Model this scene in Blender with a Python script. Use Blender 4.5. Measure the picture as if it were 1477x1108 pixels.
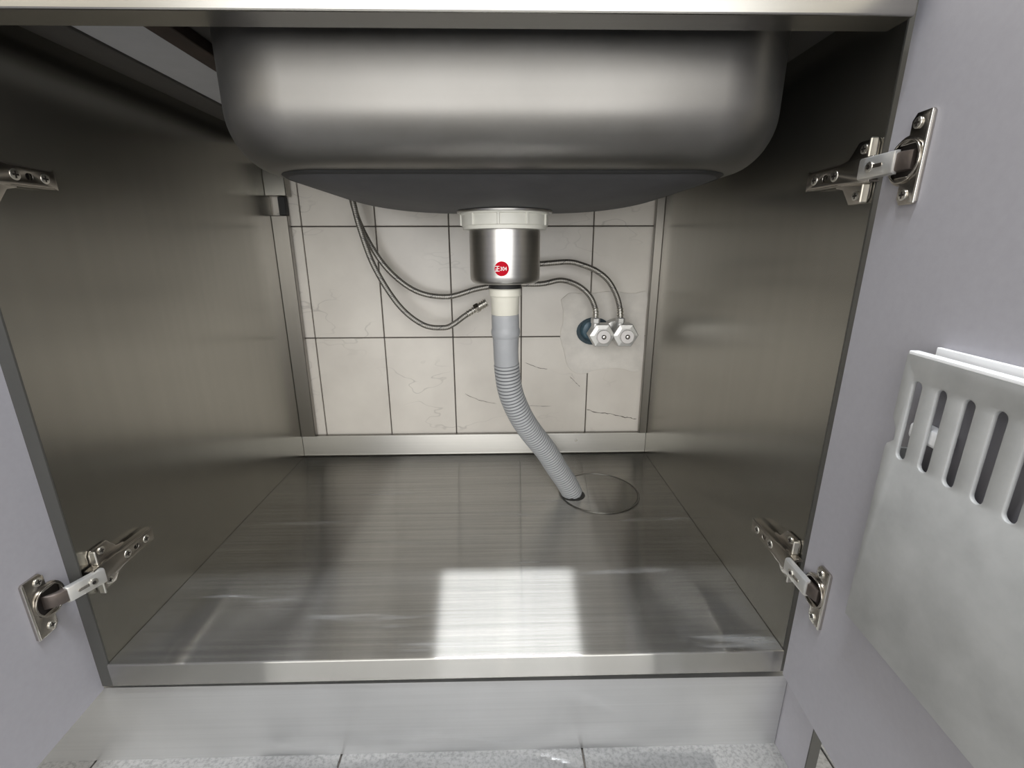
import bpy, bmesh, math, random
from mathutils import Vector, Matrix

# ------------------------------------------------------------------ reset
for o in list(bpy.data.objects):
    bpy.data.objects.remove(o, do_unlink=True)
SC = bpy.context.scene
COL = SC.collection
random.seed(7)

# ------------------------------------------------------------------ camera
cam_d = bpy.data.cameras.new('camera')
cam = bpy.data.objects.new('camera', cam_d)
COL.objects.link(cam)
cam_d.sensor_fit = 'HORIZONTAL'
cam_d.sensor_width = 36.0
cam_d.lens = 669.66 / 1477.0 * 36.0
cam_d.clip_start = 0.01
yaw, pitch, roll = 0.02181, 0.28167, 0.00279
fw = Vector((math.sin(yaw) * math.cos(pitch), math.cos(yaw) * math.cos(pitch), -math.sin(pitch)))
rt = Vector((math.cos(yaw), -math.sin(yaw), 0))
dn = fw.cross(rt)
rt2 = math.cos(roll) * rt + math.sin(roll) * dn
dn2 = -math.sin(roll) * rt + math.cos(roll) * dn
mw = Matrix((rt2, -dn2, -fw)).transposed().to_4x4()
mw.translation = Vector((0.0038, -0.4278, 0.6023))
cam.matrix_world = mw
SC.camera = cam

# ------------------------------------------------------------------ world, exposure
SC.view_settings.view_transform = 'Standard'
SC.view_settings.look = 'None'
SC.view_settings.gamma = 1.0
SC.view_settings.use_curve_mapping = False
SC.view_settings.exposure = 0.3
world = bpy.data.worlds.new('world')
SC.world = world
world.use_nodes = True
bg = world.node_tree.nodes['Background']
bg.inputs[0].default_value = (0.75, 0.82, 0.92, 1)
bg.inputs[1].default_value = 0.6

# added area light, filling from the front through an unseen window
FILL_WIN = dict(x0=-1.45, x1=1.3, z0=0.08, z1=2.0, y=-2.3)
ld = bpy.data.lights.new('added_front_light', 'AREA')
ld.shape = 'RECTANGLE'
ld.size = FILL_WIN['x1'] - FILL_WIN['x0'] - 0.1
ld.size_y = FILL_WIN['z1'] - FILL_WIN['z0'] - 0.1
ld.energy = 50
ld.color = (1.0, 0.985, 0.96)
lo = bpy.data.objects.new('added_front_light', ld)
COL.objects.link(lo)
lo.location = ((FILL_WIN['x0'] + FILL_WIN['x1']) / 2, FILL_WIN['y'] + 0.03, (FILL_WIN['z0'] + FILL_WIN['z1']) / 2)
lo.rotation_euler = (math.radians(90), 0, 0)
LAMP_ENERGY = 42

# ------------------------------------------------------------------ materials
def new_mat(name):
    m = bpy.data.materials.new(name)
    m.use_nodes = True
    nt = m.node_tree
    return m, nt, nt.nodes, nt.links, nt.nodes['Principled BSDF']

def ramp(nt, src, stops):
    r = nt.nodes.new('ShaderNodeValToRGB')
    els = r.color_ramp.elements
    while len(els) < len(stops):
        els.new(0.5)
    for e, (p, c) in zip(els, stops):
        e.position = p
        e.color = (*c, 1) if len(c) == 3 else c
    nt.links.new(src, r.inputs[0])
    return r

def noise(nt, scale=(1, 1, 1), s=5.0, detail=3.0, rough=0.5, coord='Object'):
    tc = nt.nodes.new('ShaderNodeTexCoord')
    mp = nt.nodes.new('ShaderNodeMapping')
    mp.inputs['Scale'].default_value = scale
    if coord == 'World':
        gm = nt.nodes.new('ShaderNodeNewGeometry')
        nt.links.new(gm.outputs['Position'], mp.inputs[0])
    else:
        nt.links.new(tc.outputs[coord], mp.inputs[0])
    n = nt.nodes.new('ShaderNodeTexNoise')
    n.inputs['Scale'].default_value = s
    n.inputs['Detail'].default_value = detail
    n.inputs['Roughness'].default_value = rough
    nt.links.new(mp.outputs[0], n.inputs[0])
    return n

def g3(v):
    return (v, v, v)

def steel(name, base=(0.62, 0.61, 0.59), rough=0.3, aniso=0.0, tangent=None, grain=(4, 300, 300),
          grain_amt=0.06, dust=0.0, dust_scale=3.0, bump=0.0, blotch=0.06):
    m, nt, N, L, p = new_mat(name)
    p.inputs['Metallic'].default_value = 1.0
    p.inputs['Anisotropic'].default_value = aniso
    if tangent:
        # 'tangent' is the grain direction; the highlight spreads across the grain on every face
        gm = N.new('ShaderNodeNewGeometry')
        cr = N.new('ShaderNodeVectorMath'); cr.operation = 'CROSS_PRODUCT'
        L.new(gm.outputs['True Normal'], cr.inputs[0])
        cr.inputs[1].default_value = [t + e for t, e in zip(tangent, (0.013, 0.021, 0.017))]
        L.new(cr.outputs[0], p.inputs['Tangent'])
    g = noise(nt, grain, 1.0, 2.0)
    b = noise(nt, (1, 1, 1), 6.0, 4.0)
    add = N.new('ShaderNodeMath'); add.operation = 'MULTIPLY_ADD'
    L.new(g.outputs[0], add.inputs[0]); add.inputs[1].default_value = grain_amt * 2
    add.inputs[2].default_value = rough - grain_amt
    add2 = N.new('ShaderNodeMath'); add2.operation = 'MULTIPLY_ADD'
    L.new(b.outputs[0], add2.inputs[0]); add2.inputs[1].default_value = blotch * 2
    add2.inputs[2].default_value = -blotch
    s = N.new('ShaderNodeMath'); s.operation = 'ADD'
    L.new(add.outputs[0], s.inputs[0]); L.new(add2.outputs[0], s.inputs[1])
    L.new(s.outputs[0], p.inputs['Roughness'])
    r = ramp(nt, g.outputs[0], [(0.25, tuple(c * 0.96 for c in base)), (0.75, tuple(min(1, c * 1.03) for c in base))])
    L.new(r.outputs[0], p.inputs['Base Color'])
    if bump:
        bm = N.new('ShaderNodeBump'); bm.inputs['Strength'].default_value = bump
        bm.inputs['Distance'].default_value = 0.001
        L.new(b.outputs[0], bm.inputs['Height']); L.new(bm.outputs[0], p.inputs['Normal'])
    if dust:
        d = N.new('ShaderNodeBsdfDiffuse'); d.inputs[0].default_value = (0.55, 0.56, 0.57, 1)
        dn_ = noise(nt, (1, 1, 1), dust_scale, 6.0, 0.65)
        dr = ramp(nt, dn_.outputs[0], [(0.35, g3(dust * 0.4)), (0.75, g3(min(1, dust * 1.8)))])
        mx = N.new('ShaderNodeMixShader')
        L.new(dr.outputs[0], mx.inputs[0]); L.new(p.outputs[0], mx.inputs[1]); L.new(d.outputs[0], mx.inputs[2])
        L.new(mx.outputs[0], N['Material Output'].inputs[0])
    return m

def brushed(name, base, rough, aniso, grain_dir, grain, dust=0.05, dust_scale=7.0):
    # strongly brushed sheet: reflections smear across the grain and stay crisp along it
    m, nt, N, L, p = new_mat(name)
    N.remove(p)
    gl = N.new('ShaderNodeBsdfAnisotropic')
    gl.inputs['Anisotropy'].default_value = aniso
    gm = N.new('ShaderNodeNewGeometry')
    c1 = N.new('ShaderNodeVectorMath'); c1.operation = 'CROSS_PRODUCT'
    L.new(gm.outputs['True Normal'], c1.inputs[0])
    c1.inputs[1].default_value = [t + e for t, e in zip(grain_dir, (0.0013, 0.0021, 0.0017))]
    c2 = N.new('ShaderNodeVectorMath'); c2.operation = 'CROSS_PRODUCT'
    L.new(c1.outputs[0], c2.inputs[0]); L.new(gm.outputs['True Normal'], c2.inputs[1])
    L.new(c2.outputs[0], gl.inputs['Tangent'])
    g = noise(nt, grain, 1.0, 3.0, 0.6)
    r = ramp(nt, g.outputs[0], [(0.3, tuple(c * 0.84 for c in base)), (0.7, tuple(min(1, c * 1.12) for c in base))])
    L.new(r.outputs[0], gl.inputs['Color'])
    gl.inputs['Roughness'].default_value = rough
    d = N.new('ShaderNodeBsdfDiffuse'); d.inputs[0].default_value = (0.55, 0.56, 0.57, 1)
    dn_ = noise(nt, (1, 1, 1), dust_scale, 6.0, 0.65)
    dr = ramp(nt, dn_.outputs[0], [(0.35, g3(dust * 0.4)), (0.75, g3(min(1, dust * 1.8)))])
    # wiped smears and scratches running diagonally over the sheet
    tc = N.new('ShaderNodeTexCoord'); mp = N.new('ShaderNodeMapping')
    mp.inputs['Rotation'].default_value = (0, 0, math.radians(-38)); mp.inputs['Scale'].default_value = (2.2, 26, 1)
    L.new(tc.outputs['Object'], mp.inputs[0])
    sn = N.new('ShaderNodeTexNoise'); sn.inputs['Scale'].default_value = 2.0; sn.inputs['Detail'].default_value = 3.0
    L.new(mp.outputs[0], sn.inputs[0])
    sr = ramp(nt, sn.outputs[0], [(0.62, g3(0)), (0.72, g3(0.16))])
    sm = N.new('ShaderNodeMath'); sm.operation = 'ADD'; sm.use_clamp = True
    L.new(dr.outputs[0], sm.inputs[0]); L.new(sr.outputs[0], sm.inputs[1])
    mx = N.new('ShaderNodeMixShader')
    L.new(sm.outputs[0], mx.inputs[0]); L.new(gl.outputs[0], mx.inputs[1]); L.new(d.outputs[0], mx.inputs[2])
    L.new(mx.outputs[0], N['Material Output'].inputs[0])
    return m

def plain(name, col, rough=0.5, metal=0.0, var=0.05, scale=30.0, bump=0.0, spec=0.5):
    m, nt, N, L, p = new_mat(name)
    n = noise(nt, (1, 1, 1), scale, 4.0, 0.6)
    r = ramp(nt, n.outputs[0], [(0.3, tuple(c * (1 - var) for c in col)), (0.7, tuple(min(1, c * (1 + var)) for c in col))])
    L.new(r.outputs[0], p.inputs['Base Color'])
    p.inputs['Roughness'].default_value = rough
    p.inputs['Metallic'].default_value = metal
    p.inputs['Specular IOR Level'].default_value = spec
    if bump:
        bm = N.new('ShaderNodeBump'); bm.inputs['Strength'].default_value = bump
        bm.inputs['Distance'].default_value = 0.0006
        L.new(n.outputs[0], bm.inputs['Height']); L.new(bm.outputs[0], p.inputs['Normal'])
    return m

def tile_material():
    m, nt, N, L, p = new_mat('wall_tile_glaze')
    n = noise(nt, (1, 1, 1), 9.0, 4.0, coord='World')
    r = ramp(nt, n.outputs[0], [(0.3, (0.65, 0.61, 0.555)), (0.7, (0.76, 0.72, 0.655))])
    # hairline veins, broken up by a coarse mask
    v = noise(nt, (1.0, 1.0, 2.3), 7.0, 2.5, 0.55, coord='World')
    rv = ramp(nt, v.outputs[0], [(0.490, g3(0)), (0.4985, g3(1)), (0.507, g3(0))])
    k = noise(nt, (1, 1, 1), 6.5, 1.0, coord='World')
    rk = ramp(nt, k.outputs[0], [(0.50, g3(0)), (0.66, g3(0.4))])
    mul = N.new('ShaderNodeMath'); mul.operation = 'MULTIPLY'
    L.new(rv.outputs[0], mul.inputs[0]); L.new(rk.outputs[0], mul.inputs[1])
    mx = N.new('ShaderNodeMix'); mx.data_type = 'RGBA'
    L.new(mul.outputs[0], mx.inputs[0]); L.new(r.outputs[0], mx.inputs[6])
    mx.inputs[7].default_value = (0.22, 0.20, 0.18, 1)
    L.new(mx.outputs[2], p.inputs['Base Color'])
    p.inputs['Roughness'].default_value = 0.28
    return m

def speckle(name, a, b, rough=0.6, scale=220):
    m, nt, N, L, p = new_mat(name)
    n = noise(nt, (1, 1, 1), scale, 2.0, 0.7)
    r = ramp(nt, n.outputs[0], [(0.38, a), (0.52, b), (0.7, tuple(min(1, c * 1.12) for c in b))])
    L.new(r.outputs[0], p.inputs['Base Color'])
    p.inputs['Roughness'].default_value = rough
    return m

def emit(name, col, s):
    m, nt, N, L, p = new_mat(name)
    p.inputs['Base Color'].default_value = (*col, 1)
    p.inputs['Emission Color'].default_value = (*col, 1)
    p.inputs['Emission Strength'].default_value = s
    return m

def braid_material():
    m, nt, N, L, p = new_mat('braided_steel')
    uv = N.new('ShaderNodeUVMap')
    sep = N.new('ShaderNodeSeparateXYZ'); L.new(uv.outputs[0], sep.inputs[0])
    def lin(a, b, fn=None):
        x = N.new('ShaderNodeMath'); x.operation = 'MULTIPLY'; L.new(sep.outputs[0], x.inputs[0]); x.inputs[1].default_value = a
        y = N.new('ShaderNodeMath'); y.operation = 'MULTIPLY_ADD'; L.new(sep.outputs[1], y.inputs[0]); y.inputs[1].default_value = b
        L.new(x.outputs[0], y.inputs[2])
        s = N.new('ShaderNodeMath'); s.operation = 'SINE'; L.new(y.outputs[0], s.inputs[0])
        return s
    s1 = lin(6 * 2 * math.pi, 900); s2 = lin(-6 * 2 * math.pi, 900)
    mu = N.new('ShaderNodeMath'); mu.operation = 'MULTIPLY'; L.new(s1.outputs[0], mu.inputs[0]); L.new(s2.outputs[0], mu.inputs[1])
    r = ramp(nt, mu.outputs[0], [(0.0, (0.24, 0.23, 0.21)), (0.6, (0.46, 0.44, 0.40))])
    # woven coloured tracer thread
    t = lin(2 * math.pi, 160)
    rt_ = ramp(nt, t.outputs[0], [(0.985, g3(0)), (0.997, g3(0.8))])
    mx = N.new('ShaderNodeMix'); mx.data_type = 'RGBA'
    L.new(rt_.outputs[0], mx.inputs[0]); L.new(r.outputs[0], mx.inputs[6]); mx.inputs[7].default_value = (0.05, 0.05, 0.07, 1)
    L.new(mx.outputs[2], p.inputs['Base Color'])
    p.inputs['Metallic'].default_value = 0.85
    p.inputs['Roughness'].default_value = 0.38
    bm = N.new('ShaderNodeBump'); bm.inputs['Strength'].default_value = 0.35; bm.inputs['Distance'].default_value = 0.0005
    L.new(mu.outputs[0], bm.inputs['Height']); L.new(bm.outputs[0], p.inputs['Normal'])
    return m

def ribbed_material():
    # ribbed hose wall: the shade in the grooves is painted as dark rings
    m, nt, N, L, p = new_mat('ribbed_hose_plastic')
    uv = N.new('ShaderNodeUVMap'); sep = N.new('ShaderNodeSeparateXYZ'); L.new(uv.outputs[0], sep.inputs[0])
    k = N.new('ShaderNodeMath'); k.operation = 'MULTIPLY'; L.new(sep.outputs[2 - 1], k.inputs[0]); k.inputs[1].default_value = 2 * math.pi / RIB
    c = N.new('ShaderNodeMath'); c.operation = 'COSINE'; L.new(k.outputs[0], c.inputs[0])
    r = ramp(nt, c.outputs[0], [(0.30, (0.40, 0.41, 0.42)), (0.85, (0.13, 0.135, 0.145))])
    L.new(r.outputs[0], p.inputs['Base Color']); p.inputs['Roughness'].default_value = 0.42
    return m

RIB = 0.0056
def film_material():
    m, nt, N, L, p = new_mat('clear_film')
    p.inputs['Base Color'].default_value = (0.9, 0.9, 0.9, 1)
    p.inputs['Roughness'].default_value = 0.12
    t = N.new('ShaderNodeBsdfTransparent')
    fr = N.new('ShaderNodeFresnel'); fr.inputs[0].default_value = 1.5
    gl = N.new('ShaderNodeBsdfGlossy'); gl.inputs['Roughness'].default_value = 0.08
    mx = N.new('ShaderNodeMixShader')
    L.new(fr.outputs[0], mx.inputs[0]); L.new(t.outputs[0], mx.inputs[1]); L.new(gl.outputs[0], mx.inputs[2])
    L.new(mx.outputs[0], N['Material Output'].inputs[0])
    return m

M = {}
M['wall_steel'] = steel('cabinet_side_steel', (0.37, 0.36, 0.325), 0.27, 0.75, (0, 0, 1), (60, 60, 2), 0.0, blotch=0.0)
M['flange_steel'] = steel('back_flange_steel', (0.30, 0.285, 0.265), 0.32, 0.0, None, (60, 60, 2), 0.01, blotch=0.01)
M['link'] = steel('satin_nickel', (0.76, 0.74, 0.69), 0.34, 0, None, (30, 30, 30), 0.02, blotch=0.02, dust=0.30)
M['floor_steel'] = brushed('cabinet_floor_steel', (0.47, 0.46, 0.43), 0.19, 0.88, (1, 0, 0), (3, 300, 3), 0.045)
M['trim_steel'] = steel('cabinet_trim_steel', (0.25, 0.243, 0.225), 0.33, 0.0, None, (4, 300, 300), 0.02)
M['plinth_steel'] = steel('plinth_steel', (0.56, 0.56, 0.56), 0.42, 0.4, (1, 0, 0), (3, 400, 400), 0.02, dust=0.10)
M['counter_steel'] = steel('countertop_steel', (0.36, 0.352, 0.33), 0.24, 0.0, None, (3, 300, 300), 0.02)
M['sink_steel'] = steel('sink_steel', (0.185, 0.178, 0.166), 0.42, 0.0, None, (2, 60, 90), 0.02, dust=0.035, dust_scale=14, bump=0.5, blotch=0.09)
M['dark_edge'] = plain('dark_panel_edge', (0.055, 0.054, 0.05), 0.5)
M['pad'] = plain('sound_pad_coating', (0.055, 0.055, 0.059), 0.62, 0, 0.12, 25, 0.3)
M['nickel'] = steel('hinge_nickel', (0.50, 0.47, 0.43), 0.22, 0, None, (30, 30, 30), 0.03, blotch=0.03)
M['bright'] = steel('bright_nickel', (0.76, 0.74, 0.69), 0.30, 0, None, (30, 30, 30), 0.02, blotch=0.02)
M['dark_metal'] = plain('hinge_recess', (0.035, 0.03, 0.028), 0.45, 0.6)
M['cup_dark'] = plain('cup_arm_bronze', (0.12, 0.10, 0.09), 0.4, 0.7, 0.1)
M['cup'] = steel('strainer_steel', (0.50, 0.49, 0.475), 0.33, 0.4, (1, 0, 0), (2, 2, 300), 0.02, blotch=0.02)
M['door'] = plain('door_laminate', (0.345, 0.34, 0.375), 0.5, 0, 0.025, 160, 0.05)
M['rack'] = plain('rack_plastic', (0.365, 0.372, 0.375), 0.5, 0, 0.12, 26, 0.15)
M['rack_white'] = plain('rack_rim', (0.80, 0.81, 0.83), 0.4, 0, 0.04, 40)
M['white_plastic'] = plain('strainer_nut_plastic', (0.72, 0.71, 0.64), 0.4, 0, 0.03, 40)
M['pvc'] = plain('cream_pipe_plastic', (0.74, 0.72, 0.63), 0.38, 0, 0.03, 40)
M['hose_grey'] = plain('grey_hose_plastic', (0.36, 0.37, 0.385), 0.42, 0, 0.06, 30)
M['ribbed'] = ribbed_material()
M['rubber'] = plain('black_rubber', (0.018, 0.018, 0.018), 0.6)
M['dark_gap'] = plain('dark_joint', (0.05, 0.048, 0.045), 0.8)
M['grout'] = plain('grout', (0.085, 0.075, 0.065), 0.9, 0, 0.2, 40)
M['tile'] = tile_material()
M['plaster'] = plain('white_plaster', (0.73, 0.695, 0.64), 0.7, 0, 0.09, 28, 0.8)
M['blue'] = plain('blue_pipe_tape', (0.05, 0.11, 0.15), 0.35, 0.1, 0.3, 60)
M['hole'] = plain('teal_grey_cavity', (0.035, 0.06, 0.075), 0.6, 0, 0.3, 60)
M['chrome'] = steel('valve_chrome', (0.66, 0.65, 0.62), 0.40, 0, None, (20, 20, 20), 0.03, dust=0.35)
M['cap_white'] = plain('valve_cap_plastic', (0.78, 0.75, 0.73), 0.45)
M['red'] = plain('sticker_red', (0.50, 0.006, 0.02), 0.7, 0, 0.05, spec=0.08)
M['print_white'] = plain('sticker_print', (0.85, 0.83, 0.82), 0.5)
M['braid'] = braid_material()
M['board'] = plain('underside_board', (0.42, 0.42, 0.43), 0.7, 0, 0.05, 20)
M['wood'] = plain('dark_wood', (0.035, 0.022, 0.016), 0.7, 0, 0.3, 30)
M['ply'] = plain('counter_core', (0.06, 0.055, 0.05), 0.8)
M['floor_tile'] = speckle('floor_tile_stone', (0.17, 0.17, 0.17), (0.23, 0.23, 0.226), 0.5)
M['room'] = plain('cream_paint', (0.74, 0.70, 0.62), 0.8)
M['white_paint'] = plain('white_paint', (0.82, 0.81, 0.79), 0.8)
M['film'] = film_material()
M['lamp'] = emit('lamp_diffuser', (1.0, 0.98, 0.95), 6.0)
M['crack'] = plain('crack_line', (0.10, 0.085, 0.07), 0.9)

# ------------------------------------------------------------------ mesh helpers
def link(name, me, mat, parent=None, smooth=False):
    o = bpy.data.objects.new(name, me)
    COL.objects.link(o)
    if mat is not None:
        me.materials.clear(); me.materials.append(M[mat])
    if smooth:
        for p in me.polygons:
            p.use_smooth = True
    if parent is not None:
        o.parent = parent
    return o

def from_bm(name, bm, mat, parent=None, smooth=False, recalc=True):
    if recalc:
        bmesh.ops.recalc_face_normals(bm, faces=bm.faces)
    me = bpy.data.meshes.new(name)
    bm.to_mesh(me); bm.free()
    return link(name, me, mat, parent, smooth)

def sharp(o, ang=35):
    me = o.data
    for p in me.polygons:
        p.use_smooth = True
    bm = bmesh.new(); bm.from_mesh(me)
    for e in bm.edges:
        e.smooth = not (len(e.link_faces) == 2 and e.calc_face_angle(0) > math.radians(ang))
    bm.to_mesh(me); bm.free()
    return o

def bm_box(bm, x0, x1, y0, y1, z0, z1):
    vs = [bm.verts.new((x, y, z)) for x in (x0, x1) for y in (y0, y1) for z in (z0, z1)]
    for f in ((0, 1, 3, 2), (4, 6, 7, 5), (0, 4, 5, 1), (2, 3, 7, 6), (0, 2, 6, 4), (1, 5, 7, 3)):
        bm.faces.new([vs[i] for i in f])
    return vs

def box(name, x0, x1, y0, y1, z0, z1, mat, parent=None, bevel=0.0, seg=1, fn=None):
    bm = bmesh.new()
    bm_box(bm, x0, x1, y0, y1, z0, z1)
    bmesh.ops.recalc_face_normals(bm, faces=bm.faces)
    if bevel:
        bmesh.ops.bevel(bm, geom=bm.edges[:], offset=bevel, segments=seg, affect='EDGES', profile=0.5)
    if fn:
        for v in bm.verts:
            v.co = Vector(fn(*v.co))
    return from_bm(name, bm, mat, parent)

def plate(name, loops, t0, t1, fn, mat, parent=None, bevel=0.0):
    """flat plate with holes: loops of 2D points, thickness from t0 to t1, mapped by fn(a, b, t)."""
    cu = bpy.data.curves.new('c', 'CURVE')
    cu.dimensions = '2D'; cu.fill_mode = 'BOTH'
    h = (t1 - t0) / 2
    cu.extrude = max(h - bevel, 1e-5)
    if bevel:
        cu.bevel_depth = bevel; cu.bevel_resolution = 1; cu.offset = -bevel
    for lp in loops:
        s = cu.splines.new('POLY'); s.points.add(len(lp) - 1)
        for p, (a, b) in zip(s.points, lp):
            p.co = (a, b, 0, 1)
        s.use_cyclic_u = True
    o = bpy.data.objects.new('c', cu); COL.objects.link(o)
    dg = bpy.context.evaluated_depsgraph_get()
    me = bpy.data.meshes.new_from_object(o.evaluated_get(dg))
    bpy.data.objects.remove(o); bpy.data.curves.remove(cu)
    for v in me.vertices:
        v.co = Vector(fn(v.co.x, v.co.y, (t0 + t1) / 2 + v.co.z))
    bm = bmesh.new(); bm.from_mesh(me); bpy.data.meshes.remove(me)
    bmesh.ops.remove_doubles(bm, verts=bm.verts, dist=1e-6)
    return sharp(from_bm(name, bm, mat, parent), 40)

def circ(cx, cy, r, n=20, a0=0.0, a1=2 * math.pi, r2=None):
    full = abs(a1 - a0 - 2 * math.pi) < 1e-6
    m = n if full else n - 1
    return [(cx + r * math.cos(a0 + (a1 - a0) * i / m), cy + (r2 or r) * math.sin(a0 + (a1 - a0) * i / m)) for i in range(n)]

def rrect(x0, x1, y0, y1, r, n=6):
    pts = []
    for cx, cy, a in ((x1 - r, y1 - r, 0), (x0 + r, y1 - r, 90), (x0 + r, y0 + r, 180), (x1 - r, y0 + r, 270)):
        for i in range(n + 1):
            t = math.radians(a + 90 * i / n)
            pts.append((cx + r * math.cos(t), cy + r * math.sin(t)))
    return pts

def lathe(name, prof, c, mat, parent=None, seg=48, axis='z', cap=True, ang=35, rmod=None):
    bm = bmesh.new(); rings = []
    for k, (r, h) in enumerate(prof):
        ring = []
        for i in range(seg):
            a = 2 * math.pi * i / seg
            rr = r * (rmod(a, k) if rmod else 1)
            if axis == 'z':
                p = (c[0] + rr * math.cos(a), c[1] + rr * math.sin(a), c[2] + h)
            elif axis == 'y':
                p = (c[0] + rr * math.cos(a), c[1] + h, c[2] + rr * math.sin(a))
            else:
                p = (c[0] + h, c[1] + rr * math.cos(a), c[2] + rr * math.sin(a))
            ring.append(bm.verts.new(p))
        rings.append(ring)
    for a, b in zip(rings, rings[1:]):
        for i in range(seg):
            j = (i + 1) % seg
            bm.faces.new((a[i], a[j], b[j], b[i]))
    if cap:
        bm.faces.new(rings[0]); bm.faces.new(rings[-1])
    return sharp(from_bm(name, bm, mat, parent), ang)

def catmull(pts, n=10):
    P = [Vector(p) for p in pts]
    P = [2 * P[0] - P[1]] + P + [2 * P[-1] - P[-2]]
    out = []
    for i in range(1, len(P) - 2):
        for k in range(n):
            t = k / n
            a, b, c, d = P[i - 1], P[i], P[i + 1], P[i + 2]
            out.append(0.5 * ((2 * b) + (c - a) * t + (2 * a - 5 * b + 4 * c - d) * t * t + (3 * b - a - 3 * c + d) * t ** 3))
    out.append(P[-2])
    return out

def resample(pts, step):
    d = [0.0]
    for a, b in zip(pts, pts[1:]):
        d.append(d[-1] + (b - a).length)
    n = max(2, int(d[-1] / step)); out = []; j = 0
    for i in range(n + 1):
        s = d[-1] * i / n
        while j < len(d) - 2 and d[j + 1] < s:
            j += 1
        t = (s - d[j]) / max(1e-9, d[j + 1] - d[j])
        out.append(pts[j].lerp(pts[j + 1], min(1, max(0, t))))
    return out, d[-1]

def tube(name, path, rad, mat, parent=None, seg=16, cap=True, smooth=True, uv=True):
    """path: list of Vectors; rad: number or fn(distance along)."""
    bm = bmesh.new(); uvl = bm.loops.layers.uv.new('UVMap')
    rings = []; s = 0.0; dist = []
    up = None
    for i, p in enumerate(path):
        if i:
            s += (p - path[i - 1]).length
        t = (path[min(i + 1, len(path) - 1)] - path[max(i - 1, 0)]).normalized()
        if up is None:
            up = t.orthogonal().normalized()
        up = (up - t * up.dot(t)).normalized()
        sd = t.cross(up)
        r = rad(s) if callable(rad) else rad
        rings.append([bm.verts.new(p + r * (math.cos(2 * math.pi * k / seg) * up + math.sin(2 * math.pi * k / seg) * sd)) for k in range(seg)])
        dist.append(s)
    for q in range(len(rings) - 1):
        a, b = rings[q], rings[q + 1]
        for i in range(seg):
            j = (i + 1) % seg
            f = bm.faces.new((a[i], a[j], b[j], b[i]))
            for lp, (u, v) in zip(f.loops, ((i, q), (i + 1, q), (i + 1, q + 1), (i, q + 1))):
                lp[uvl].uv = (u / seg, dist[v])
    if cap:
        bm.faces.new(rings[0]); bm.faces.new(rings[-1])
    return from_bm(name, bm, mat, parent, smooth)

def empty(name, loc=(0, 0, 0)):
    o = bpy.data.objects.new(name, None); COL.objects.link(o)
    o.location = loc; o.empty_display_size = 0.02
    return o

def tag(o, label=None, cat=None, group=None, kind=None):
    if label: o['label'] = label
    if cat: o['category'] = cat
    if group: o['group'] = group
    if kind: o['kind'] = kind
    return o

def adopt(root):
    """children were built in world coordinates; keep them there under a moved root."""
    for c in list(root.children):
        c.matrix_parent_inverse = Matrix.Translation(-Vector(root.location))

# ------------------------------------------------------------------ dimensions (metres)
XL, XR = -0.4484, 0.3316       # inner faces of the cabinet sides
YB = 0.5553                    # back edge of the cabinet floor
YW = 0.569                     # face of the wall tiles
ZF = 0.15                      # cabinet floor
ZC = 0.767                     # bottom of the worktop's front apron
ZU = 0.806                     # underside of worktop
ZT = 0.83
DRX, DRY = 0.0092, 0.270       # drain axis

# ------------------------------------------------------------------ the room
RX0, RX1, RY0, RH = -1.7, 1.5, -2.32, 2.42
fl = box('floor', RX0, RX1, RY0, YW + 0.006, -0.05, -0.003, 'grout')
tag(fl, 'grey speckled stone tiled kitchen floor', 'floor', kind='structure')
ts = 0.30
tile_me = None
for i in range(-7, 5):
    for j in range(-7, 2):
        x0 = 0.40 + i * ts; y0 = -0.0302 + j * ts
        if x0 < RX0 - 0.01 or x0 + ts > RX1 or y0 < RY0 or y0 + ts > YW + 0.05:
            continue
        if tile_me is None:
            o = box('floor_tile', 0.0012, ts - 0.0012, 0.0012, ts - 0.0012, -0.003, 0.0, 'floor_tile', fl, 0.0006)
            tile_me = o.data
        else:
            o = bpy.data.objects.new('floor_tile', tile_me); COL.objects.link(o); o.parent = fl
        o.location = (x0, y0, 0)

wb = box('wall_back', RX0, RX1, YW + 0.0045, YW + 0.12, -0.05, RH, 'grout')
tag(wb, 'cream tiled wall behind the sink cabinet', 'wall', kind='structure')
tx0, tw, tz0, th = -0.3979, 0.1479, 0.6484, 0.2280
tile_me = None
for k in range(-8, 12):
    for r in range(-6, 3):
        x0 = tx0 + k * tw; z0 = tz0 - r * th - th
        if tile_me is None:
            o = box('wall_tile', 0.0012, tw - 0.0012, 0, 0.0055, 0.0012, th - 0.0012, 'tile', wb, 0.0008)
            tile_me = o.data
        else:
            o = bpy.data.objects.new('wall_tile', tile_me); COL.objects.link(o); o.parent = wb
        o.location = (x0, YW + random.uniform(-0.0003, 0.0003), z0)

box_w = dict(kind='structure')
wl = box('wall_left', RX0 - 0.1, RX0, RY0 - 0.1, YW + 0.12, 0, RH, 'room'); tag(wl, 'cream painted kitchen wall beyond the left door', 'wall', kind='structure')
wr = box('wall_right', RX1, RX1 + 0.1, RY0 - 0.1, YW + 0.12, 0, RH, 'room'); tag(wr, 'cream painted kitchen wall beyond the right door', 'wall', kind='structure')
ce = box('ceiling', RX0 - 0.1, RX1 + 0.1, RY0 - 0.1, YW + 0.12, RH, RH + 0.08, 'white_paint'); tag(ce, 'white painted kitchen ceiling', 'ceiling', kind='structure')
W = FILL_WIN
fnr = lambda a, b, t: (a, t, b)
wre = plate('wall_rear', [[(RX0, 0), (RX1, 0), (RX1, RH), (RX0, RH)], [(W['x0'], W['z0']), (W['x1'], W['z0']), (W['x1'], W['z1']), (W['x0'], W['z1'])]],
            RY0 - 0.1, RY0, fnr, 'room')
tag(wre, 'cream painted wall with an opening for the added window', 'wall', kind='structure')
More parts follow.
